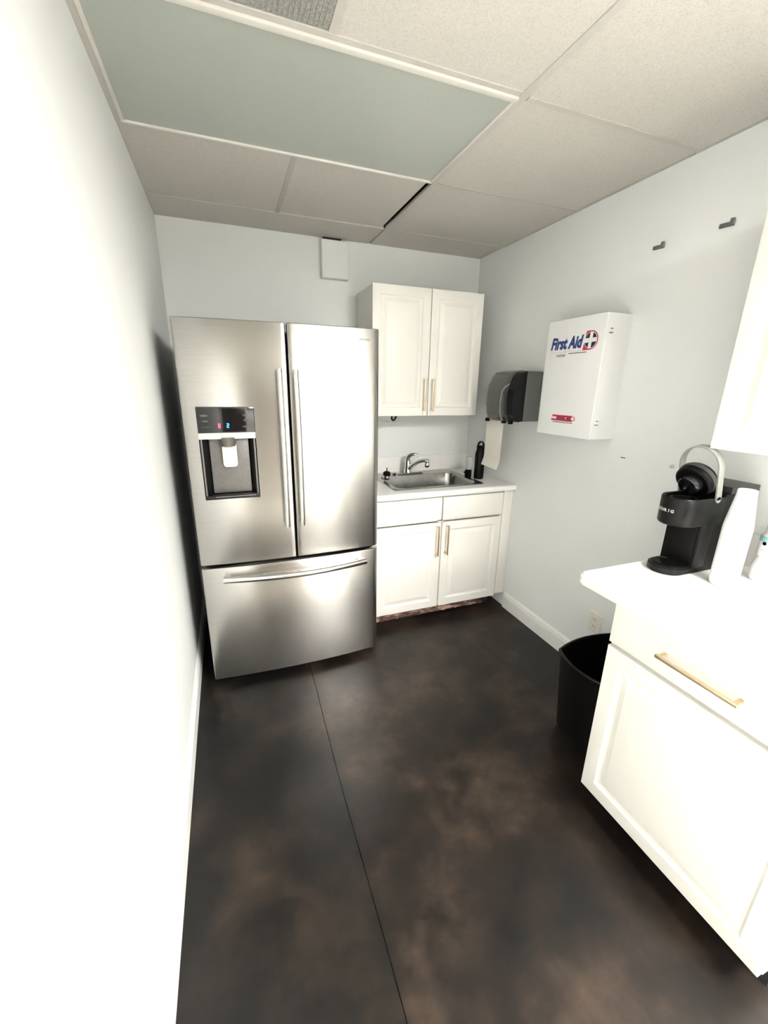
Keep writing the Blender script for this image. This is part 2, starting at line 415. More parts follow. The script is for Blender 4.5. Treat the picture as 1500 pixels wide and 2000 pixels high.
# dispenser (parts of the left door)
yf = fy((DX0+DX1)/2)
bm = B(); box(bm, DX0, DX1, yf-.002, yf+.03, 1.325, DZ1, .002); obj('control_panel', bm, 'gloss_black', dl)
bm = B(); box(bm, DX0, DX1, yf-.003, yf+.03, HZ1-.004, 1.325, .002); obj('button_strip', bm, 'paddle_silver', dl)
bm = B()
for cx_ in (.252, .284):
    for d in ((cx_-.010, cx_+.010, HZ1+.016, HZ1+.0172), (cx_-.010, cx_+.010, HZ1+.0035, HZ1+.0047), (cx_-.010, cx_-.0088, HZ1+.0035, HZ1+.0172), (cx_+.0088, cx_+.010, HZ1+.0035, HZ1+.0172)):
        box(bm, d[0], d[1], yf-.0036, yf, d[2], d[3])
obj('button_outline', bm, 'print_lightgrey', dl, smooth=0)
# cavity: splayed sides to an inset back
bm = B(); t = bmesh.new()
o_ = [(DX0, yf, DZ0), (DX1, yf, DZ0), (DX1, yf, HZ1), (DX0, yf, HZ1)]
i_ = [(DX0+.035, yf+.05, DZ0+.02), (DX1-.030, yf+.05, DZ0+.02), (DX1-.030, yf+.05, HZ1), (DX0+.035, yf+.05, HZ1)]
a = [t.verts.new(c) for c in o_]; b_ = [t.verts.new(c) for c in i_]
for k in range(4): t.faces.new((a[k], a[(k+1) % 4], b_[(k+1) % 4], b_[k]))
join(bm, t); obj('cavity_wall', bm, 'dispenser_dark', dl, smooth=0)
bm = B(); box(bm, DX0+.037, DX1-.032, yf+.040, yf+.052, DZ0+.02, HZ1, .006); obj('cavity_back', bm, 'dispenser_grey', dl)
for x in (DX0+.004, DX1-.012): bx('side_trim', 'dispenser_grey', dl, x, x+.008, yf+.001, yf+.012, DZ0+.012, HZ1-.004, bev=.002)
bm = B(); box(bm, DX0+.001, DX1-.001, yf-.004, yf+.045, DZ0, DZ0+.018, .003); tr = obj('drip_tray', bm, 'dispenser_dark', dl)
bm = B(); box(bm, DX0+.045, DX1-.02, yf-.0045, yf-.002, DZ0+.010, DZ0+.013, 0); obj('tray_lip', bm, 'grey_plastic', dl)
bm = B(); lathe(bm, [(.030, .0), (.034, .012), (.038, .04)], 24, Matrix.Translation(((DX0+DX1)/2, yf+.022, HZ1-.038))); obj('nozzle', bm, 'dispenser_grey', dl)
bm = B(); mt = Matrix.Translation((.268, yf+.018, 1.222)) @ Matrix.Rotation(math.radians(-7), 4, 'X')
prism(bm, [(-.031, .05), (-.031, -.04), (-.027, -.049), (-.019, -.053), (.019, -.053), (.027, -.049), (.031, -.04), (.031, .05)], -.004, .004, mt @ Matrix.Rotation(math.pi/2, 4, 'X'), .0015)
obj('paddle', bm, 'paddle_silver', dl)
# display digits and faint icons
def seg7(ch, x, z, s, material):
    S = {'8': 'abcdefg', '2': 'abged', '0': 'abcdef'}[ch]; wd, th = s*.5, s*.16; bm = B()
    P = {'a': (x, x+wd, z+s-th, z+s), 'g': (x, x+wd, z+s/2-th/2, z+s/2+th/2), 'd': (x, x+wd, z, z+th), 'f': (x, x+th, z+s/2, z+s), 'b': (x+wd-th, x+wd, z+s/2, z+s), 'e': (x, x+th, z, z+s/2), 'c': (x+wd-th, x+wd, z, z+s/2)}
    for c in S: box(bm, P[c][0], P[c][1], yf-.0032, yf-.0015, P[c][2], P[c][3])
    obj('display_digit', bm, material, dl, smooth=0)
seg7('8', .231, 1.347, .019, 'led_red'); seg7('2', .2665, 1.347, .019, 'led_blue')
for (cx_, cz, sw, sh) in ((.176, 1.400, .034, .010), (.180, 1.376, .028, .008), (.346, 1.402, .024, .006), (.348, 1.379, .022, .009)):
    bm = B(); prism(bm, [(cx_+sw/2*math.cos(2*math.pi*k/16), cz+sh/2*math.sin(2*math.pi*k/16)) for k in range(16)], 0, .0006, Matrix(((1, 0, 0, 0), (0, 0, -1, yf-.0022), (0, 1, 0, 0), (0, 0, 0, 1)))); obj('panel_icon', bm, 'panel_print', dl, smooth=0)
for d in ((.160, .200, 1.3505, 1.3525), (.332, .366, 1.351, 1.3545), (.337, .362, 1.347, 1.349)): bx('panel_mark', 'panel_print', dl, d[0], d[1], yf-.0026, yf-.001, d[2], d[3])
# name plate lettering, faint grey on steel
bm = B(); text(bm, 'SAMSUNG', .0125, FB(.862, fy(.905)-.0015, 1.738), .0008, .0002, sx=1.35); obj('lettering', bm, 'print_lightgrey', dr, smooth=0)
# handles
def vhandle(x, par):
    bm = B(); zt, zb = 1.598, .872; P = []
    for k in range(17):
        s = k/16; z = zb+(zt-zb)*s; P.append((x+.010*(1-s)*0, fy(x)-.034-.020*math.sin(math.pi*s), z))
    tube(bm, P, .0125, 14); h = obj('handle', bm, 'steel_bar', par)
    for z in (zb+.02, zt-.02): bx('handle_mount', 'steel_bar', par, x-.008, x+.008, fy(x)-.040, fy(x)+.004, z-.014, z+.014, bev=.003)
vhandle(.502, dl); vhandle(.574, dr)
bm = B(); P = []
for k in range(25):
    s = k/24; x = .187+(.905-.187)*s; P.append((x, fy(x)-.036-.030*math.sin(math.pi*s), .628))
tube(bm, P, .017, 14, sq=1.0, up=(0, 0, 1)); obj('handle', bm, 'steel_bar', dz)
for x in (.205, .887): bx('handle_mount', 'steel_bar', dz, x-.016, x+.016, fy(x)-.042, fy(x)+.004, .619, .637, bev=.003)

# ================================================================ cabinets
DOOR_R = [(0, -.019), (0, -.003), (.0012, -.0008), (.004, 0), (.052, 0), (.056, -.004), (.060, -.010), (.068, -.010)]
PANEL_R = [(.066, -.012), (.068, -.0098), (.090, -.0016), (.094, -.0008)]
def shaker(name, mtx, w_, h_, parent, handle=None, hm='gold_metal', panel=True):
    bm = B()
    rings_panel(bm, mtx, w_, h_, DOOR_R if panel else [(0, -.019), (0, -.004), (.0012, -.0012), (.005, 0)])
    d = obj(name, bm, 'white_cabinet', parent, smooth=25)
    if panel:
        bm = B(); rings_panel(bm, mtx, w_, h_, PANEL_R); obj('raised_panel', bm, 'white_cabinet', d, smooth=12)
    if handle:
        u, v, ln, ax = handle; bm = B()
        if ax == 'v':
            box(bm, u-.005, u+.005, v, v+ln, .026, .036, .0015, mtx=mtx)
            for q in (v+.004, v+ln-.014): box(bm, u-.004, u+.004, q, q+.010, -.001, .028, .001, mtx=mtx)
        else:
            box(bm, u, u+ln, v-.005, v+.005, .026, .036, .0015, mtx=mtx)
            for q in (u+.004, u+ln-.014): box(bm, q, q+.010, v-.004, v+.004, -.001, .028, .001, mtx=mtx)
        obj('handle', bm, hm, d)
    return d
# upper cabinet over the sink
UX0, UX1, UZ0, UZ1 = 1.135, 1.897, 1.348, 2.110
uc = thing('wall_cabinet', 'white two-door wall cabinet with brass bar pulls hung above the sink', 'cabinet', ((UX0+UX1)/2, 0, UZ0))
bx('carcass', 'white_cabinet', uc, UX0+.003, UX1-.003, -.308, 0, UZ0+.003, UZ1-.003, bev=.0015)
mid = (UX0+UX1)/2+.007
shaker('door', FB(UX0, -.330, UZ0), mid-.002-UX0, UZ1-UZ0, uc, (mid-UX0-.034, .032, .205, 'v'))
shaker('door', FB(mid+.002, -.330, UZ0), UX1-mid-.002, UZ1-UZ0, uc, (.022, .032, .205, 'v'))
# base cabinet under the sink
BX0, BX1, BM_ = 1.058, 1.973, 1.514
bc = thing('base_cabinet', 'white sink base cabinet with two doors and bare chipped toe board', 'cabinet', ((BX0+W)/2, -.3, 0))
BY = -.632
bm = B()   # open-topped box so that the sink bowl can drop in
box(bm, BX0, BX0+.016, -.612, -.001, .088, .868); box(bm, BX1-.004, BX1+.012, -.612, -.001, .088, .868)
box(bm, BX0, BX1, -.612, -.001, .088, .104); box(bm, BX0, BX1, -.613, -.595, .70, .868); box(bm, BM_-.02, BM_+.02, -.613, -.595, .09, .868); box(bm, BX0, BX1, -.016, -.001, .1, .868)
obj('carcass', bm, 'white_cabinet', bc, smooth=0)
bx('filler_strip', 'white_cabinet', bc, BX1+.006, W-.001, -.628, -.60, .10, .868, bev=.001)
ZD0, ZD1, ZW0, ZW1 = .088, .694, .712, .862
shaker('door', FB(BX0, BY, ZD0), BM_-.004-BX0, ZD1-ZD0, bc, (BM_-BX0-.036, .388, .205, 'v'))
shaker('door', FB(BM_+.004, BY, ZD0), BX1-BM_-.004, ZD1-ZD0, bc, (.030, .388, .205, 'v'))
shaker('drawer_front', FB(BX0, BY, ZW0), BM_-.004-BX0, ZW1-ZW0, bc, panel=False)
shaker('drawer_front', FB(BM_+.004, BY, ZW0), BX1-BM_-.004, ZW1-ZW0, bc, panel=False)
# toe board: torn pale edge over dark board
bm = B(); t = bmesh.new(); n = 60; top = []; bot = []
for k in range(n+1):
    x = BX0+(BX1-.05-BX0)*k/n
    top.append(t.verts.new((x, -.573-.004*random.random(), .060+.010*math.sin(k*.7)*random.random())))
    bot.append(t.verts.new((x, -.577-.006*random.random(), .012+.010*random.random())))
tb = [t.verts.new((v.co.x, -.56, v.co.z)) for v in top]; bb_ = [t.verts.new((v.co.x, -.56, v.co.z)) for v in bot]
for k in range(n):
    t.faces.new((bot[k], bot[k+1], top[k+1], top[k])); t.faces.new((top[k], top[k+1], tb[k+1], tb[k])); t.faces.new((bb_[k], bb_[k+1], bot[k+1], bot[k]))
join(bm, t); ob = obj('torn_edge', bm, 'raw_board', bc, smooth=0); ob['label'] = 'chipped bare wood strip'
bx('toe_board', 'gasket_black', bc, BX0, BX1-.002, -.56, -.545, 0, .09)
# countertop with sink cut-out and low backsplash
CT0, CT1 = .872, .912
SK = (1.205, 1.862, -.568, -.050)     # sink rim
ct = thing('countertop', 'white laminate countertop around the steel sink', 'countertop', (1.54, -.32, CT0))
bm = B(); hx0, hx1, hy0, hy1 = SK[0]+.012, SK[1]-.012, SK[2]+.012, SK[3]-.012
box(bm, 1.03, hx0, -.640, 0, CT0, CT1); box(bm, hx1, W-.001, -.640, 0, CT0, CT1); box(bm, hx0, hx1, -.640, hy0, CT0, CT1); box(bm, hx0, hx1, hy1, 0, CT0, CT1)
obj('slab', bm, 'white_laminate', ct, smooth=0)
bm = B(); prism(bm, [(-.641, CT0), (-.652, CT0+.004), (-.657, CT0+.012), (-.657, CT1-.012), (-.652, CT1-.003), (-.641, CT1)], 1.03, W-.001, Matrix(((0, 0, 1, 0), (1, 0, 0, 0), (0, 1, 0, 0), (0, 0, 0, 1)))); bmesh.ops.recalc_face_normals(bm, faces=bm.faces[:])
obj('front_edge', bm, 'white_laminate', ct)
tag(bx('backsplash', 'white_laminate', None, 1.03, W-.001, -.020, -.0005, CT1+.0003, 1.030, bev=.004, org=(1.54, 0, CT1)), 'low white backsplash behind the sink', 'backsplash')
# sink
sk = thing('sink', 'stainless steel drop-in kitchen sink', 'sink', (1.53, -.31, CT1-.15))
bm = B()
rim = [(SK[0], SK[1], SK[2], SK[3], CT1+.0005), (SK[0]+.003, SK[1]-.003, SK[2]+.003, SK[3]-.003, CT1+.005), (SK[0]+.022, SK[1]-.022, SK[2]+.022, SK[3]-.022, CT1+.006)]
bowl = [(SK[0]+.036, SK[1]-.036, SK[2]+.036, SK[3]-.115, CT1+.003), (SK[0]+.040, SK[1]-.040, SK[2]+.040, SK[3]-.119, CT1-.006), (SK[0]+.050, SK[1]-.050, SK[2]+.050, SK[3]-.128, CT1-.140), (SK[0]+.075, SK[1]-.075, SK[2]+.075, SK[3]-.150, CT1-.155)]
def rrect(x0, x1, y0, y1, r, n=6):
    P = []
    for (cx_, cy_, a0) in ((x1-r, y1-r, 0), (x0+r, y1-r, 90), (x0+r, y0+r, 180), (x1-r, y0+r, 270)):
        for k in range(n+1):
            a = math.radians(a0+90*k/n); P.append((cx_+r*math.cos(a), cy_+r*math.sin(a)))
    return P
def loft(bm, loops, cap0=False, cap1=True, flip=False):
    t = bmesh.new(); R = [[t.verts.new((x, y, z)) for (x, y) in P] for P, z in loops]
    for a, b2 in zip(R, R[1:]):
        n = len(a)
        for k in range(n): t.faces.new((a[k], a[(k+1) % n], b2[(k+1) % n], b2[k]))
    if cap0: t.faces.new(R[0][::-1])
    if cap1: t.faces.new(R[-1])
    bmesh.ops.recalc_face_normals(t, faces=t.faces[:])
    if flip: bmesh.ops.reverse_faces(t, faces=t.faces[:])
    join(bm, t)
loft(bm, [(rrect(*d[:4], .03), d[4]) for d in rim]+[(rrect(*d[:4], .055 if i < 3 else .05), d[4]) for i, d in enumerate(bowl)])
obj('basin', bm, 'sink_steel', sk, smooth=40)
bm = B(); lathe(bm, [(.045, 0), (.045, .003), (.036, .004), (.034, .001), (.004, .001)], 24, Matrix.Translation((1.53, -.33, CT1-.155))); obj('drain', bm, 'chrome', sk)
# faucet
FZ = CT1+.006
fa = thing('faucet', 'chrome single-lever faucet on the sink deck', 'faucet', (1.485, -.115, FZ))
bm = B(); prism(bm, rrect(1.365, 1.610, -.150, -.085, .03), FZ, FZ+.013, None, .004); obj('base_plate', bm, 'chrome', fa)
bm = B(); lathe(bm, [(.030, 0), (.027, .012), (.023, .04), (.022, .075), (.020, .085), (.010, .092)], 24, Matrix.Translation((1.488, -.117, FZ+.010))); obj('body', bm, 'chrome', fa)
bm = B(); tube(bm, [(1.492, -.135, FZ+.040), (1.508, -.170, FZ+.075), (1.527, -.215, FZ+.103), (1.545, -.255, FZ+.117), (1.556, -.280, FZ+.118)], [.017, .016, .0145, .0135, .0135], 14); obj('spout', bm, 'chrome', fa)
bm = B(); lathe(bm, [(.012, -.036), (.017, -.028), (.018, -.012), (.0125, -.001), (.014, .008), (.014, .018), (.008, .025)], 18, Matrix.Translation((1.559, -.288, FZ+.108))); obj('aerator', bm, 'chrome', fa)
bm = B(); tube(bm, [(1.486, -.115, FZ+.080), (1.484, -.117, FZ+.108), (1.490, -.125, FZ+.130), (1.508, -.142, FZ+.144), (1.532, -.160, FZ+.145), (1.548, -.172, FZ+.139)], [.021, .020, .017, .013, .009, .006], 14, sq=.8); obj('lever', bm, 'chrome', fa)
# sink strainer / stopper at the sink corner
st = thing('sink_stopper', 'small black and chrome sink stopper with a pin on the sink corner', 'stopper', (1.262, -.275, CT1+.004))
bm = B(); lathe(bm, [(.006, .001), (.020, .004), (.024, .016), (.018, .030)], 20, Matrix.Translation((1.262, -.275, CT1+.004))); obj('chrome_cup', bm, 'chrome', st)
bm = B(); lathe(bm, [(.018, .028), (.026, .032), (.026, .052), (.016, .060), (.004, .062), (.003, .085)], 20, Matrix.Translation((1.262, -.275, CT1+.004))); obj('cap', bm, 'black_plastic', st)
# tall black bottle with loop lid
bt = thing('water_bottle', 'tall black insulated bottle with loop handle standing right of the sink', 'bottle', (1.915, -.400, CT1))
mt = Matrix.Translation((1.915, -.400, CT1))
bm = B(); lathe(bm, [(.030, .0), (.034, .004), (.035, .175), (.033, .188), (.026, .205)], 28, mt); obj('body', bm, 'bottle_black', bt)
bm = B(); lathe(bm, [(.027, .203), (.027, .222), (.022, .230), (.012, .234)], 24, mt); obj('lid', bm, 'black_plastic', bt)
bm = B(); P = []
for k in range(13):
    a = math.pi*k/12; P.append((1.915+.024*math.cos(a), -.400, CT1+.222+.040*math.sin(a)))
strip(bm, P, (0, .008, 0), .006); obj('loop_handle', bm, 'black_plastic', bt)
# small clear bottle resting on its black cap
sb = thing('dish_soap_bottle', 'small clear bottle on a black cap beside the tall black bottle', 'bottle', (1.862, -.345, CT1))
mt = Matrix.Translation((1.862, -.345, CT1))
bm = B(); lathe(bm, [(.022, 0), (.024, .004), (.024, .050), (.018, .058)], 20, mt); tube(bm, [(1.845, -.350, CT1+.040), (1.822, -.358, CT1+.042)], .006, 10); obj('cap', bm, 'black_plastic', sb)
bm = B(); lathe(bm, [(.016, .057), (.022, .070), (.024, .10), (.024, .135), (.020, .150), (.006, .154)], 20, mt); obj('body', bm, 'clear_plastic', sb)
# black hook under the wall cabinet
hk = B(); hx, hy = 1.300, -.29
tube(hk, [(hx-.014, hy, UZ0+.002), (hx-.014, hy, UZ0-.022), (hx-.006, hy, UZ0-.030), (hx+.004, hy, UZ0-.026), (hx+.020, hy, UZ0+.002)], .0065, 10)
tag(obj('cable_hook', hk, 'black_plastic', org=(hx, hy, UZ0)), 'small black hook hanging under the wall cabinet', 'hook')

# ================================================================ things on the walls
# cover box high on the back wall
cb = thing('junction_box', 'white rectangular cover box on the back wall just below the ceiling', 'box', (.99, 0, 2.17))
bm = B(); rings_panel(bm, FB(.902, -.0005, 2.174), .172, .212, [(0, 0), (0, .036), (.002, .040), (.006, .042)]); obj('cover', bm, 'wall_paint', cb, smooth=20)
bm = B()
box(bm, .915, 1.03, -.030, 0, 2.3862, 2.3985, .002); obj('painted_gap_shade', bm, 'gasket_black', cb)  # black block stands in for the shaded gap between box and ceiling
# paper towel dispenser on the right wall
pd = thing('paper_towel_dispenser', 'smoky dark grey paper towel dispenser on the right wall above the counter', 'dispenser', (W, -.63, 1.33))
PY0, PY1, PZ0, PZ1 = -.79, -.475, 1.335, 1.632
def dprof(s):   # silhouette in (depth, z) along the height
    return s
bm = B(); box(bm, W-.125, W, PY0, PY1, PZ0+.004, PZ1-.004, .010, 3); obj('back_housing', bm, 'grey_plastic', pd)
cov = [(.118, .002), (.160, -.004), (.196, .006), (.213, .040), (.224, .10), (.226, .16), (.216, .215), (.192, .262), (.158, .290), (.118, .299)]
t = bmesh.new(); rings = []
ysn = 22
for k in range(ysn+1):
    s = k/ysn; y = PY0+.004+(PY1-PY0-.008)*s
    e = min(s, 1-s)*2
    sc = 1-(.34 if s < .5 else .62)*max(0, 1-e/(.42 if s < .5 else .6))**2.2
    rings.append([t.verts.new((W-.118-(d-.118)*sc, y, PZ0+.149+(z-.149)*(1-(.08 if s < .5 else .24)*max(0, 1-e/(.35 if s < .5 else .5))**2))) for d, z in cov])
for a, b2 in zip(rings, rings[1:]):
    for i in range(len(cov)-1): t.faces.new((a[i], a[i+1], b2[i+1], b2[i]))
t.faces.new(rings[0]); t.faces.new(rings[-1][::-1])
bmesh.ops.recalc_face_normals(t, faces=t.faces[:]); bm = B(); join(bm, t)
cv = obj('cover', bm, 'smoke_plastic', pd, smooth=60)
# dark end panel of the cover on the near side, and the sight-line ridge
bm = B(); P = [(W-.118-(d-.118)*.80, PZ0+.149+(z-.149)*.965) for d, z in cov]
t = bmesh.new(); A = [t.verts.new((x, PY0-.001, z)) for x, z in P]; A2 = [t.verts.new((x-.014, PY0+.035, z)) for x, z in P]
for i in range(len(P)-1): t.faces.new((A[i], A[i+1], A2[i+1], A2[i]))
t.faces.new(A); bmesh.ops.recalc_face_normals(t, faces=t.faces[:]); join(bm, t); obj('end_band', bm, 'smoke_plastic_dark', cv, smooth=50)
bm = B(); tube(bm, [(W-.196, -.755, PZ0+.225), (W-.222, -.735, PZ0+.205), (W-.228, -.715, PZ0+.18), (W-.226, -.705, PZ0+.13), (W-.219, -.70, PZ0+.06), (W-.200, -.70, PZ0+.01)], .006, 10); obj('ridge', bm, 'grey_plastic', cv)
for y in (-.515, -.69, -.755): bx('clip', 'black_plastic', pd, W-.19, W-.165, y-.010, y+.010, PZ0-.012, PZ0+.010, bev=.003)
pt = B(); P = []
for k in range(15):
    s = k/14; P.append((W-.165-.006*math.sin(s*3.2)-(.02*max(0, s-.82)/.18), -.585-.004*math.sin(s*4), PZ0-.003-(.302)*s))
strip(pt, P, (.0, .088, .004), .0012)
tag(obj('paper_towel', pt, 'paper', org=(W-.165, -.585, PZ0)), 'white paper towel sheet hanging out of the dark dispenser', 'paper towel')
# first aid cabinet
AX, AY0, AY1, AZ0, AZ1 = 1.898, -.966, -1.332, 1.298, 1.862
ac = thing('first_aid_cabinet', 'white metal first aid cabinet with blue lettering mounted on the right wall', 'first aid cabinet', (W, (AY0+AY1)/2, AZ0))
bx('body', 'white_enamel', ac, AX+.012, W, AY1, AY0, AZ0, AZ1, bev=.002)
FA = FR(AX, AY0, AZ0)                  # u runs towards the camera, v up
fd = bx('door', 'white_enamel', ac, 0, AY0-AY1, 0, AZ1-AZ0, -.012, 0, bev=.002, mtx=FA)
def fa_pt(y, z): return (AY0-y, z-AZ0)
bm = B()
u, v = fa_pt(-.998, 1.726); text(bm, 'First Aid', .076, FA @ Matrix.Translation((u, v, .0006)), .0005, .0026, .22, sx=.775)
obj('lettering', bm, 'print_blue', fd, smooth=0)
bm = B(); text(bm, 'First Aid', .076, FA @ Matrix.Translation((u+.001, v-.001, .0002)), .0003, .0048, .22, sx=.775); obj('lettering_outline', bm, 'print_paleblue', fd, smooth=0)
# emblem: red and navy D with a white cross
ex, ez = fa_pt(-1.257, 1.752)
def flat(bm, poly, n): prism(bm, poly, n, n+.0005, FA)
arc = lambda cx_, cz, r, a0, a1, n=20, sx_=1: [(cx_+sx_*r*math.cos(math.radians(a0+(a1-a0)*k/n)), cz+r*math.sin(math.radians(a0+(a1-a0)*k/n))) for k in range(n+1)]
bm = B(); flat(bm, [(ex-.044, ez-.042)]+arc(ex, ez, .042, -90, 90)+[(ex-.030, ez+.042)], .0003); obj('emblem_red', bm, 'print_red', fd, smooth=0)
bm = B(); flat(bm, arc(ex, ez, .037, 0, 360, 32)[:-1], .0009); obj('emblem_ring', bm, 'print_white', fd, smooth=0)
bm = B(); flat(bm, arc(ex, ez, .0345, 0, 360, 32)[:-1], .0015); obj('emblem_navy', bm, 'print_navy', fd, smooth=0)
bm = B(); flat(bm, [(ex-.012, ez-.036), (ex+.006, ez-.036), (ex+.012, ez+.036), (ex-.005, ez+.036)], .0021); flat(bm, [(ex-.042, ez-.011), (ex+.034, ez-.008), (ex+.035, ez+.010), (ex-.038, ez+.010)], .0022); obj('emblem_cross', bm, 'print_white', fd, smooth=0)
bm = B(); u, v = fa_pt(-.995, 1.709); box(bm, u, u+.105, v, v+.0016, .0003, .0009, mtx=FA); box(bm, u+.118, u+.212, v+.001, v+.0026, .0003, .0009, mtx=FA)
flat(bm, [(u+.106, v), (u+.110, v+.018), (u+.114, v-.016), (u+.112, v-.016), (u+.1095, v+.010), (u+.108, v-.001)], .0003); obj('pulse_line', bm, 'print_pink', fd, smooth=0)
bm = B(); u, v = fa_pt(-1.045, 1.688); text(bm, 'STATION', .0155, FA @ Matrix.Translation((u, v, .0003)), .0003, .0003, .1, sx=.9)
obj('small_lettering', bm, 'print_grey', fd, smooth=0)
bm = B(); u, v = fa_pt(-1.128, 1.6985)
for k in range(22):
    wd = (.0035, .005, .0028)[k % 3]; box(bm, u, u+wd, v, v+(.0042 if k % 4 else .0052), .0003, .0008, mtx=FA); u += wd+.0014
obj('fine_print', bm, 'print_grey', fd, smooth=0)
bm = B(); u, v = fa_pt(-1.066, 1.372)
flat(bm, [(u, v), (u+.145, v), (u+.163, v+.010), (u+.163, v+.022), (u+.150, v+.030), (u+.006, v+.030)], .0003); lo = obj('sticker', bm, 'print_red', fd, smooth=0); lo['label'] = 'red sticker with dark block letters'
bm = B(); box(bm, u+.004, u+.036, v+.010, v+.020, .0009, .0013, mtx=FA); obj('sticker_bar', bm, 'print_white', fd, smooth=0)
bm = B(); flat(bm, [(u+.098, v+.020), (u+.103, v+.008), (u+.107, v+.020)], .0015); obj('sticker_mark', bm, 'print_white', fd, smooth=0)
bm = B(); box(bm, u+.138, u+.160, v+.012, v+.020, .0009, .0013, mtx=FA); box(bm, u+.145, u+.153, v+.005, v+.028, .0011, .0015, mtx=FA); obj('sticker_cross', bm, 'print_white', fd, smooth=0)
bm = B()
for k in range(9):
    q = u+.038+k*.0108
    box(bm, q, q+.0028, v+.006, v+.025, .0009, .0014, mtx=FA); box(bm, q+.0055, q+.0083, v+.006, v+.025, .0009, .0014, mtx=FA); box(bm, q, q+.0083, v+((.021, .014, .006)[k % 3]), v+((.025, .018, .010)[k % 3]), .0009, .0014, mtx=FA)
obj('sticker_lettering', bm, 'print_purple', fd, smooth=0)
bm = B(); u2 = u+.014
for k in range(26): box(bm, u2, u2+.0035, v-.009, v-.0045, .0003, .0008, mtx=FA); u2 += .0053
obj('fine_print', bm, 'print_grey', fd, smooth=0)
# hinges on the side
for z in (1.787, 1.377):
    bm = B()
    box(bm, AX+.018, AX+.044, AY1-.0016, AY1, z-.014, z+.014, .0006); tube(bm, [(AX+.030, AY1-.004, z-.013), (AX+.030, AY1-.004, z+.013)], .0028, 8)
    hg = obj('hinge', bm, 'white_enamel', ac)
    bm = B(); box(bm, AX+.026, AX+.038, AY1-.0075, AY1-.001, z+.006, z+.010, .001); box(bm, AX+.022, AX+.040, AY1-.0075, AY1-.001, z-.012, z-.007, .001); obj('screw', bm, 'zinc', hg)
# wall anchors
for (y, z, lab) in ((-1.401, 2.111, 'dark grey bent metal clip on the right wall above the first aid cabinet'), (-1.664, 2.114, 'grey bent metal clip on the right wall near the coffee cabinet top')):
    bm = B(); box(bm, W-.006, W+.001, y-.026, y+.026, z-.008, z+.007, .002, mtx=Matrix.Translation((0, y, z)) @ Matrix.Rotation(math.radians(4), 4, 'X') @ Matrix.Translation((0, -y, -z)))
    box(bm, W-.016, W-.004, y-.028, y-.017, z-.005, z+.014, .002)
    tag(obj('wall_clip', bm, 'zinc', org=(W, y, z)), lab, 'clip', 'metal clips on the right wall')
bm = B(); box(bm, W-.003, W+.001, -1.425, -1.401, 1.215, 1.220, .001); tag(obj('wall_anchor', bm, 'zinc', org=(W, -1.413, 1.217)), 'tiny grey anchor in the wall below the first aid cabinet', 'anchor')
bm = B(); lathe(bm, [(.008, 0), (.007, .012), (.004, .016)], 14, FR(W, -1.66, 1.219)); tag(obj('wall_peg', bm, 'grid_bar_grey', org=(W, -1.66, 1.219)), 'small round peg on the wall behind the coffee maker', 'peg')
# outlet low on the right wall
ol = thing('wall_outlet', 'beige wall outlet plate low on the wall above the trash bin', 'outlet', (W, -1.428, .27))
OF = FR(W, -1.386, .262)
bm = B(); rings_panel(bm, OF, .084, .112, [(0, -.001), (0, .003), (.004, .006), (.006, .0062)]); obj('plate', bm, 'outlet_plastic', ol)
for v in (.020, .062):
    bm = B(); prism(bm, rrect(.026, .058, v, v+.030, .010), .006, .009, OF); rc_ = obj('receptacle', bm, 'outlet_plastic', ol)
    bm = B()
    for u in (.035, .047): box(bm, u, u+.002, v+.010, v+.020, .0085, .0095, mtx=OF)
    obj('slot', bm, 'gasket_black', rc_)

# ================================================================ coffee corner on the right
RY0, RY1, RX = -2.005, -2.590, 1.410
rb_ = thing('base_cabinet', 'white base cabinet with one drawer and brass pull under the coffee maker', 'cabinet', (1.74, (RY0+RY1)/2, 0))
bx('carcass', 'white_cabinet', rb_, RX+.020, W-.001, RY1, RY0, .10, .872, bev=.001)
bx('toe_board', 'gasket_black', rb_, RX+.085, RX+.10, RY1+.002, RY0-.002, 0, .10)
bx('side_foot', 'gasket_black', rb_, RX+.10, W-.02, RY0-.02, RY0-.004, 0, .10)
shaker('drawer_front', FR(RX, RY0-.003, .722), .580, .143, rb_, (.176, .072, .215, 'u'), panel=False)
shaker('door', FR(RX, RY0-.003, .10), .580, .608, rb_)
c2 = thing('countertop', 'white laminate countertop carrying the coffee maker', 'countertop', (1.72, -2.24, .872))
bm = B(); P = [(W-.001, -1.855), (W-.001, -2.63), (1.386, -2.63)]+[(1.386+.035*(1-math.cos(math.radians(a))), -1.855-.035*(1-math.sin(math.radians(a)))) for a in range(0, 91, 10)]
prism(bm, P, .872, .912, None, .007); obj('slab', bm, 'white_laminate', c2)
tag(bx('backsplash', 'white_laminate', None, W-.020, W-.0005, -2.63, -1.857, .9123, 1.035, bev=.004, org=(W, -2.24, .912)), 'low white backsplash along the wall behind the coffee maker', 'backsplash')
ru = thing('wall_cabinet', 'white wall cabinet mounted over the coffee counter on the right wall', 'cabinet', (1.9, -2.27, 1.352))
bx('carcass', 'white_cabinet', ru, 1.770, W-.001, -2.577, -1.968, 1.352, 2.112, bev=.001)
shaker('door', FR(1.750, -1.968, 1.352), .607, .760, ru)
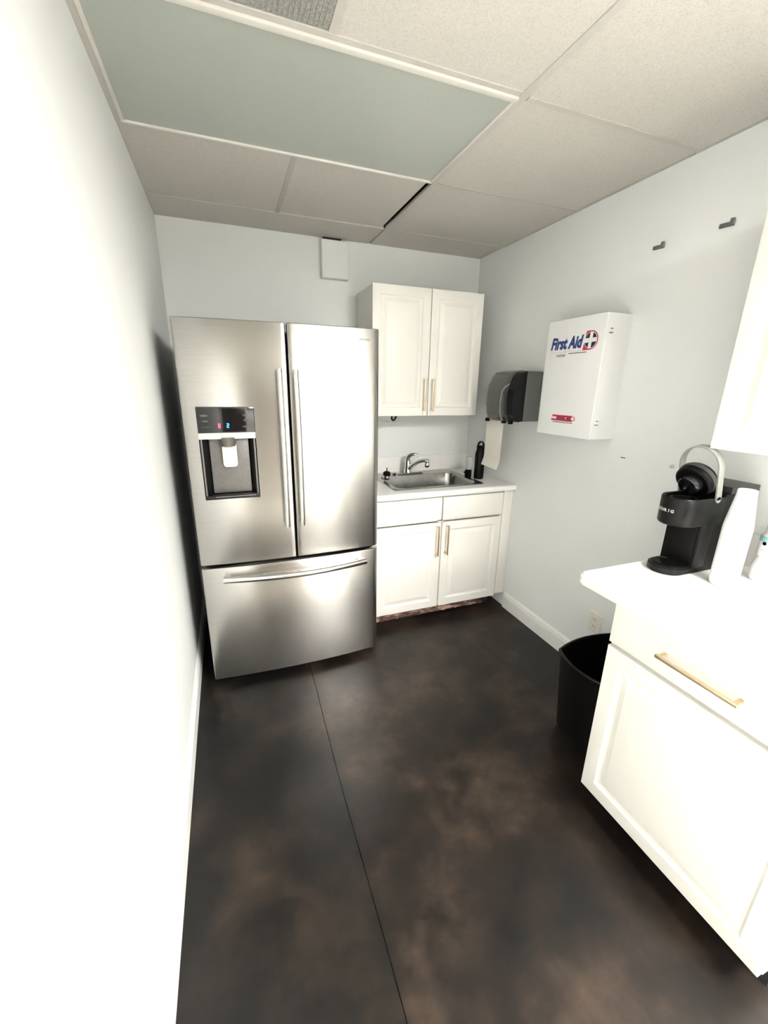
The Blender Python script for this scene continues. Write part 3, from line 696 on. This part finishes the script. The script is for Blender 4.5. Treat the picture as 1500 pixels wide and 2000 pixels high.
# trash bin: rectangular with bowed sides
bn = thing('trash_bin', 'black rectangular plastic trash bin between the coffee cabinet and the outlet', 'trash bin', (1.775, -1.765, 0))
def bow(cx_, cy_, hx_, hy_, b_, n=8):
    P = []
    C = [(hx_, hy_), (-hx_, hy_), (-hx_, -hy_), (hx_, -hy_)]
    for i in range(4):
        (ax_, ay_), (bx_, by_) = C[i], C[(i+1) % 4]; L_ = math.hypot(bx_-ax_, by_-ay_); nx, ny = (by_-ay_)/L_, -(bx_-ax_)/L_
        for k in range(n):
            s = k/n; d = b_*(1-(2*s-1)**2)
            P.append((cx_+ax_+(bx_-ax_)*s+nx*d, cy_+ay_+(by_-ay_)*s+ny*d))
    return P
bcx, bcy = 1.775, -1.778
bm = B()
loft(bm, [(bow(bcx, bcy, .150, .105, .012), 0), (bow(bcx, bcy, .155, .110, .016), .006), (bow(bcx, bcy, .180, .128, .034), .385), (bow(bcx, bcy, .187, .134, .036), .388), (bow(bcx, bcy, .188, .135, .036), .402), (bow(bcx, bcy, .179, .126, .036), .402), (bow(bcx, bcy, .176, .124, .034), .38), (bow(bcx, bcy, .150, .105, .012), .012)], cap0=True)
obj('shell', bm, 'bin_black', bn, smooth=30)
bm = B(); t_ = [(x, y, .402) for x, y in bow(bcx, bcy, .1835, .1305, .036)]; t_.append(t_[0]); t_.append(t_[1]); tube(bm, t_, .0055, 8, up=(0, 0, 1)); obj('rim', bm, 'bin_black', bn)

# coffee maker, facing the room
KX, KY, KZ = 1.650, -1.945, .912
HWD = .058
ck = thing('coffee_maker', 'black single-serve coffee maker with its lid and silver handle raised', 'coffee maker', (1.81, KY, KZ))
def stad(x0, x1, hw, n=14, r=None):
    r = r or hw
    return [(x1, KY+hw), ]+[(x0+r-r*math.sin(math.radians(a)), KY+hw*math.cos(math.radians(a))) for a in [180*k/n for k in range(n+1)]]+[(x1, KY-hw)]
bm = B(); prism(bm, stad(KX, 1.985, HWD), KZ, KZ+.028, None, .005); obj('base', bm, 'charcoal_plastic', ck)
bm = B(); lathe(bm, [(.047, 0), (.047, .004), (.043, .005), (.042, .003), (.002, .003)], 28, Matrix.Translation((KX+.060, KY, KZ+.0275))); obj('drip_tray', bm, 'black_plastic', ck)
bm = B(); box(bm, 1.752, 1.815, KY-HWD-.001, KY+HWD+.001, KZ+.020, KZ+.200, .006); col_ = obj('column', bm, 'charcoal_plastic', ck)
bm = B(); box(bm, 1.813, 1.905, KY-HWD, KY+HWD, KZ+.020, KZ+.200, .004); obj('rear_column', bm, 'black_plastic', ck)
bm = B(); box(bm, 1.744, 1.760, KY-HWD+.006, KY+HWD-.004, KZ+.026, KZ+.175, .004); obj('front_panel', bm, 'black_plastic', ck)
# brew head: open ring
bm = B()
out = [(KX+HWD*1.02-HWD*1.02*math.sin(math.radians(a)), KY+.060*math.cos(math.radians(a))) for a in range(0, 181, 10)]
loft(bm, [(stad(KX+.006, 1.905, .056), KZ+.178), (stad(KX+.001, 1.905, .0595), KZ+.184), (stad(KX, 1.905, .060), KZ+.271), (stad(KX+.003, 1.905, .058), KZ+.275)], cap0=True, cap1=False)
loft(bm, [(stad(KX+.003, 1.905, .058), KZ+.275), (stad(KX+.009, 1.840, .052), KZ+.273), (stad(KX+.012, 1.835, .049), KZ+.222)], cap0=False, cap1=True, flip=True)
hd = obj('brew_head', bm, 'charcoal_plastic', ck)
bm = B(); lathe(bm, [(.030, 0), (.040, .02), (.040, .045), (.036, .045), (.034, .02), (.004, .016)], 24, Matrix.Translation((KX+.068, KY, KZ+.2235))); obj('pod_holder', bm, 'black_plastic', hd)
# maker's lettering wrapped around the front of the head
bm = B(); wd = 'KEURIG'
for i, ch in enumerate(wd):
    a = math.radians(-39+i*10.8)        # angle around the head front, 0 = facing -x
    cx_, cy_ = KX+.060, KY
    dirv = Vector((-math.cos(a), -math.sin(a), 0)); uax = Vector((math.sin(a), -math.cos(a), 0))
    mt = frame(Vector((cx_, cy_, KZ+.224))+dirv*.0604, uax, (0, 0, 1))
    text(bm, ch, .0145, mt, .0006, .0004, 0, 'CENTER', 1.0)
obj('lettering', bm, 'print_lightgrey', hd, smooth=0)
# body behind the head and water tank with its lid
bm = B(); box(bm, 1.838, 1.930, KY-.060, KY+.060, KZ+.15, KZ+.284, .008); obj('upper_body', bm, 'black_plastic', ck)
bm = B(); box(bm, 1.898, 1.990, KY-.060, KY+.060, KZ+.020, KZ+.285, .012, 3); obj('water_tank', bm, 'black_plastic', ck)
bm = B(); box(bm, 1.860, 2.012, KY-.061, KY+.061, KZ+.283, KZ+.307, .004); obj('tank_lid', bm, 'dark_grey_plastic', ck)
# raised lid
th = math.radians(60)
hinge = Vector((1.790, KY, KZ+.266))
ld = Vector((-math.cos(th), 0, math.sin(th))); nn_ = Vector((math.sin(th), 0, math.cos(th)))
mt = frame(hinge+ld*.070, ld, (0, 1, 0))     # local z = ld x y
if mt.to_3x3().col[2].dot(nn_) < 0: mt = frame(hinge+ld*.070, ld, (0, -1, 0))
bm = B(); lathe(bm, [(.042, -.012), (.053, -.016), (.059, -.012), (.060, .0), (.059, .022), (.053, .030), (.032, .032)], 32, mt); li = obj('lid', bm, 'black_plastic', ck)
bm = B(); lathe(bm, [(.030, -.040), (.034, -.036), (.036, -.012)], 24, mt); lathe(bm, [(.003, -.055), (.005, -.040)], 10, mt); obj('needle_housing', bm, 'gloss_black', li)
bm = B(); lathe(bm, [(.0590, .002), (.0620, .004), (.0620, .016), (.0590, .018)], 32, mt, cap=False); obj('lid_band', bm, 'dark_grey_plastic', li)
# silver loop handle
bm = B(); P = []
a0 = Vector((1.792, 0, KZ+.270)); ax_ = Vector((-.22, 0, 1)).normalized()
for k in range(7): P.append(Vector((a0.x, KY-.0635, a0.z))+ax_*(.112*k/6))
for k in range(1, 16):
    a = math.pi*k/16; P.append(Vector((a0.x, KY-.0635*math.cos(a), a0.z))+ax_*(.112+.066*math.sin(a)))
for k in range(7): P.append(Vector((a0.x, KY+.0635, a0.z))+ax_*(.112*(6-k)/6))
t = bmesh.new(); rings = []; sd = Vector((ax_.z, 0, -ax_.x))*.0125
for i, p in enumerate(P):
    d = (P[min(i+1, len(P)-1)]-P[max(i-1, 0)]).normalized(); n_ = d.cross(sd).normalized()*.0025
    rings.append([t.verts.new(p+sd+n_), t.verts.new(p-sd+n_), t.verts.new(p-sd-n_), t.verts.new(p+sd-n_)])
for a, b2 in zip(rings, rings[1:]):
    for i in range(4): t.faces.new((a[i], a[(i+1) % 4], b2[(i+1) % 4], b2[i]))
t.faces.new(rings[0][::-1]); t.faces.new(rings[-1]); bmesh.ops.recalc_face_normals(t, faces=t.faces[:]); bm = B(); join(bm, t)
for s in (-1, 1): lathe(bm, [(.0105, -.0025), (.0105, .0025)], 18, Matrix.Translation((a0.x, KY+s*.0635, a0.z)) @ Matrix.Rotation(math.pi/2, 4, 'X'))
obj('handle', bm, 'silver_plastic', ck, smooth=40)

# white tumbler
tx, ty = 1.782, -2.090
tm = thing('tumbler', 'tall plain white tapered tumbler standing beside the coffee maker', 'tumbler', (tx, ty, .912))
mt = Matrix.Translation((tx, ty, .912))
bm = B(); lathe(bm, [(.033, 0), (.037, .003), (.039, .02), (.039, .200), (.037, .222), (.0262, .308)], 36, mt); obj('body', bm, 'white_gloss', tm)
bm = B(); lathe(bm, [(.0258, .3085), (.0258, .322), (.024, .326), (.006, .327)], 32, mt); obj('lid', bm, 'white_gloss', tm)
# creamer bottle
qx, qy = 1.950, -2.118
cr = thing('creamer_bottle', 'white plastic bottle with teal band and pinched waist beside the tumbler', 'bottle', (qx, qy, .912))
mt = Matrix.Translation((qx, qy, .912))
bm = B(); lathe(bm, [(.040, 0), (.043, .004), (.043, .050), (.038, .070), (.0335, .080), (.033, .086), (.039, .092), (.039, .150), (.031, .168)], 32, mt); bd = obj('body', bm, 'white_gloss', cr)
bm = B(); lathe(bm, [(.0300, .166), (.0300, .190), (.027, .194), (.006, .195)], 28, mt); obj('cap', bm, 'white_gloss', cr)
bm = B(); lathe(bm, [(.0391, .140), (.0394, .1415), (.0394, .1515), (.0360, .158)], 32, mt, cap=False); obj('teal_band', bm, 'teal_print', bd)
ang = math.atan2(-2.8672-qy, .2709-qx)
def around(a, z, r): 
    dirv = Vector((math.cos(a), math.sin(a), 0)); return frame(Vector((qx, qy, .912+z))+dirv*r, (-math.sin(a), math.cos(a), 0), (0, 0, 1))
bm = B(); prism(bm, [(.0062*math.cos(2*math.pi*k/18), .0062*math.sin(2*math.pi*k/18)) for k in range(18)], 0, .0012, around(ang-.62, .136, .0390)); obj('logo_dot', bm, 'gloss_black', bd)
bm = B()
for i, ch in enumerate('OAT'): text(bm, ch, .013, around(ang-.60+i*.30, .108, .0392), .0004, 0, 0, 'CENTER')
obj('lettering', bm, 'print_lightgrey', bd, smooth=0)
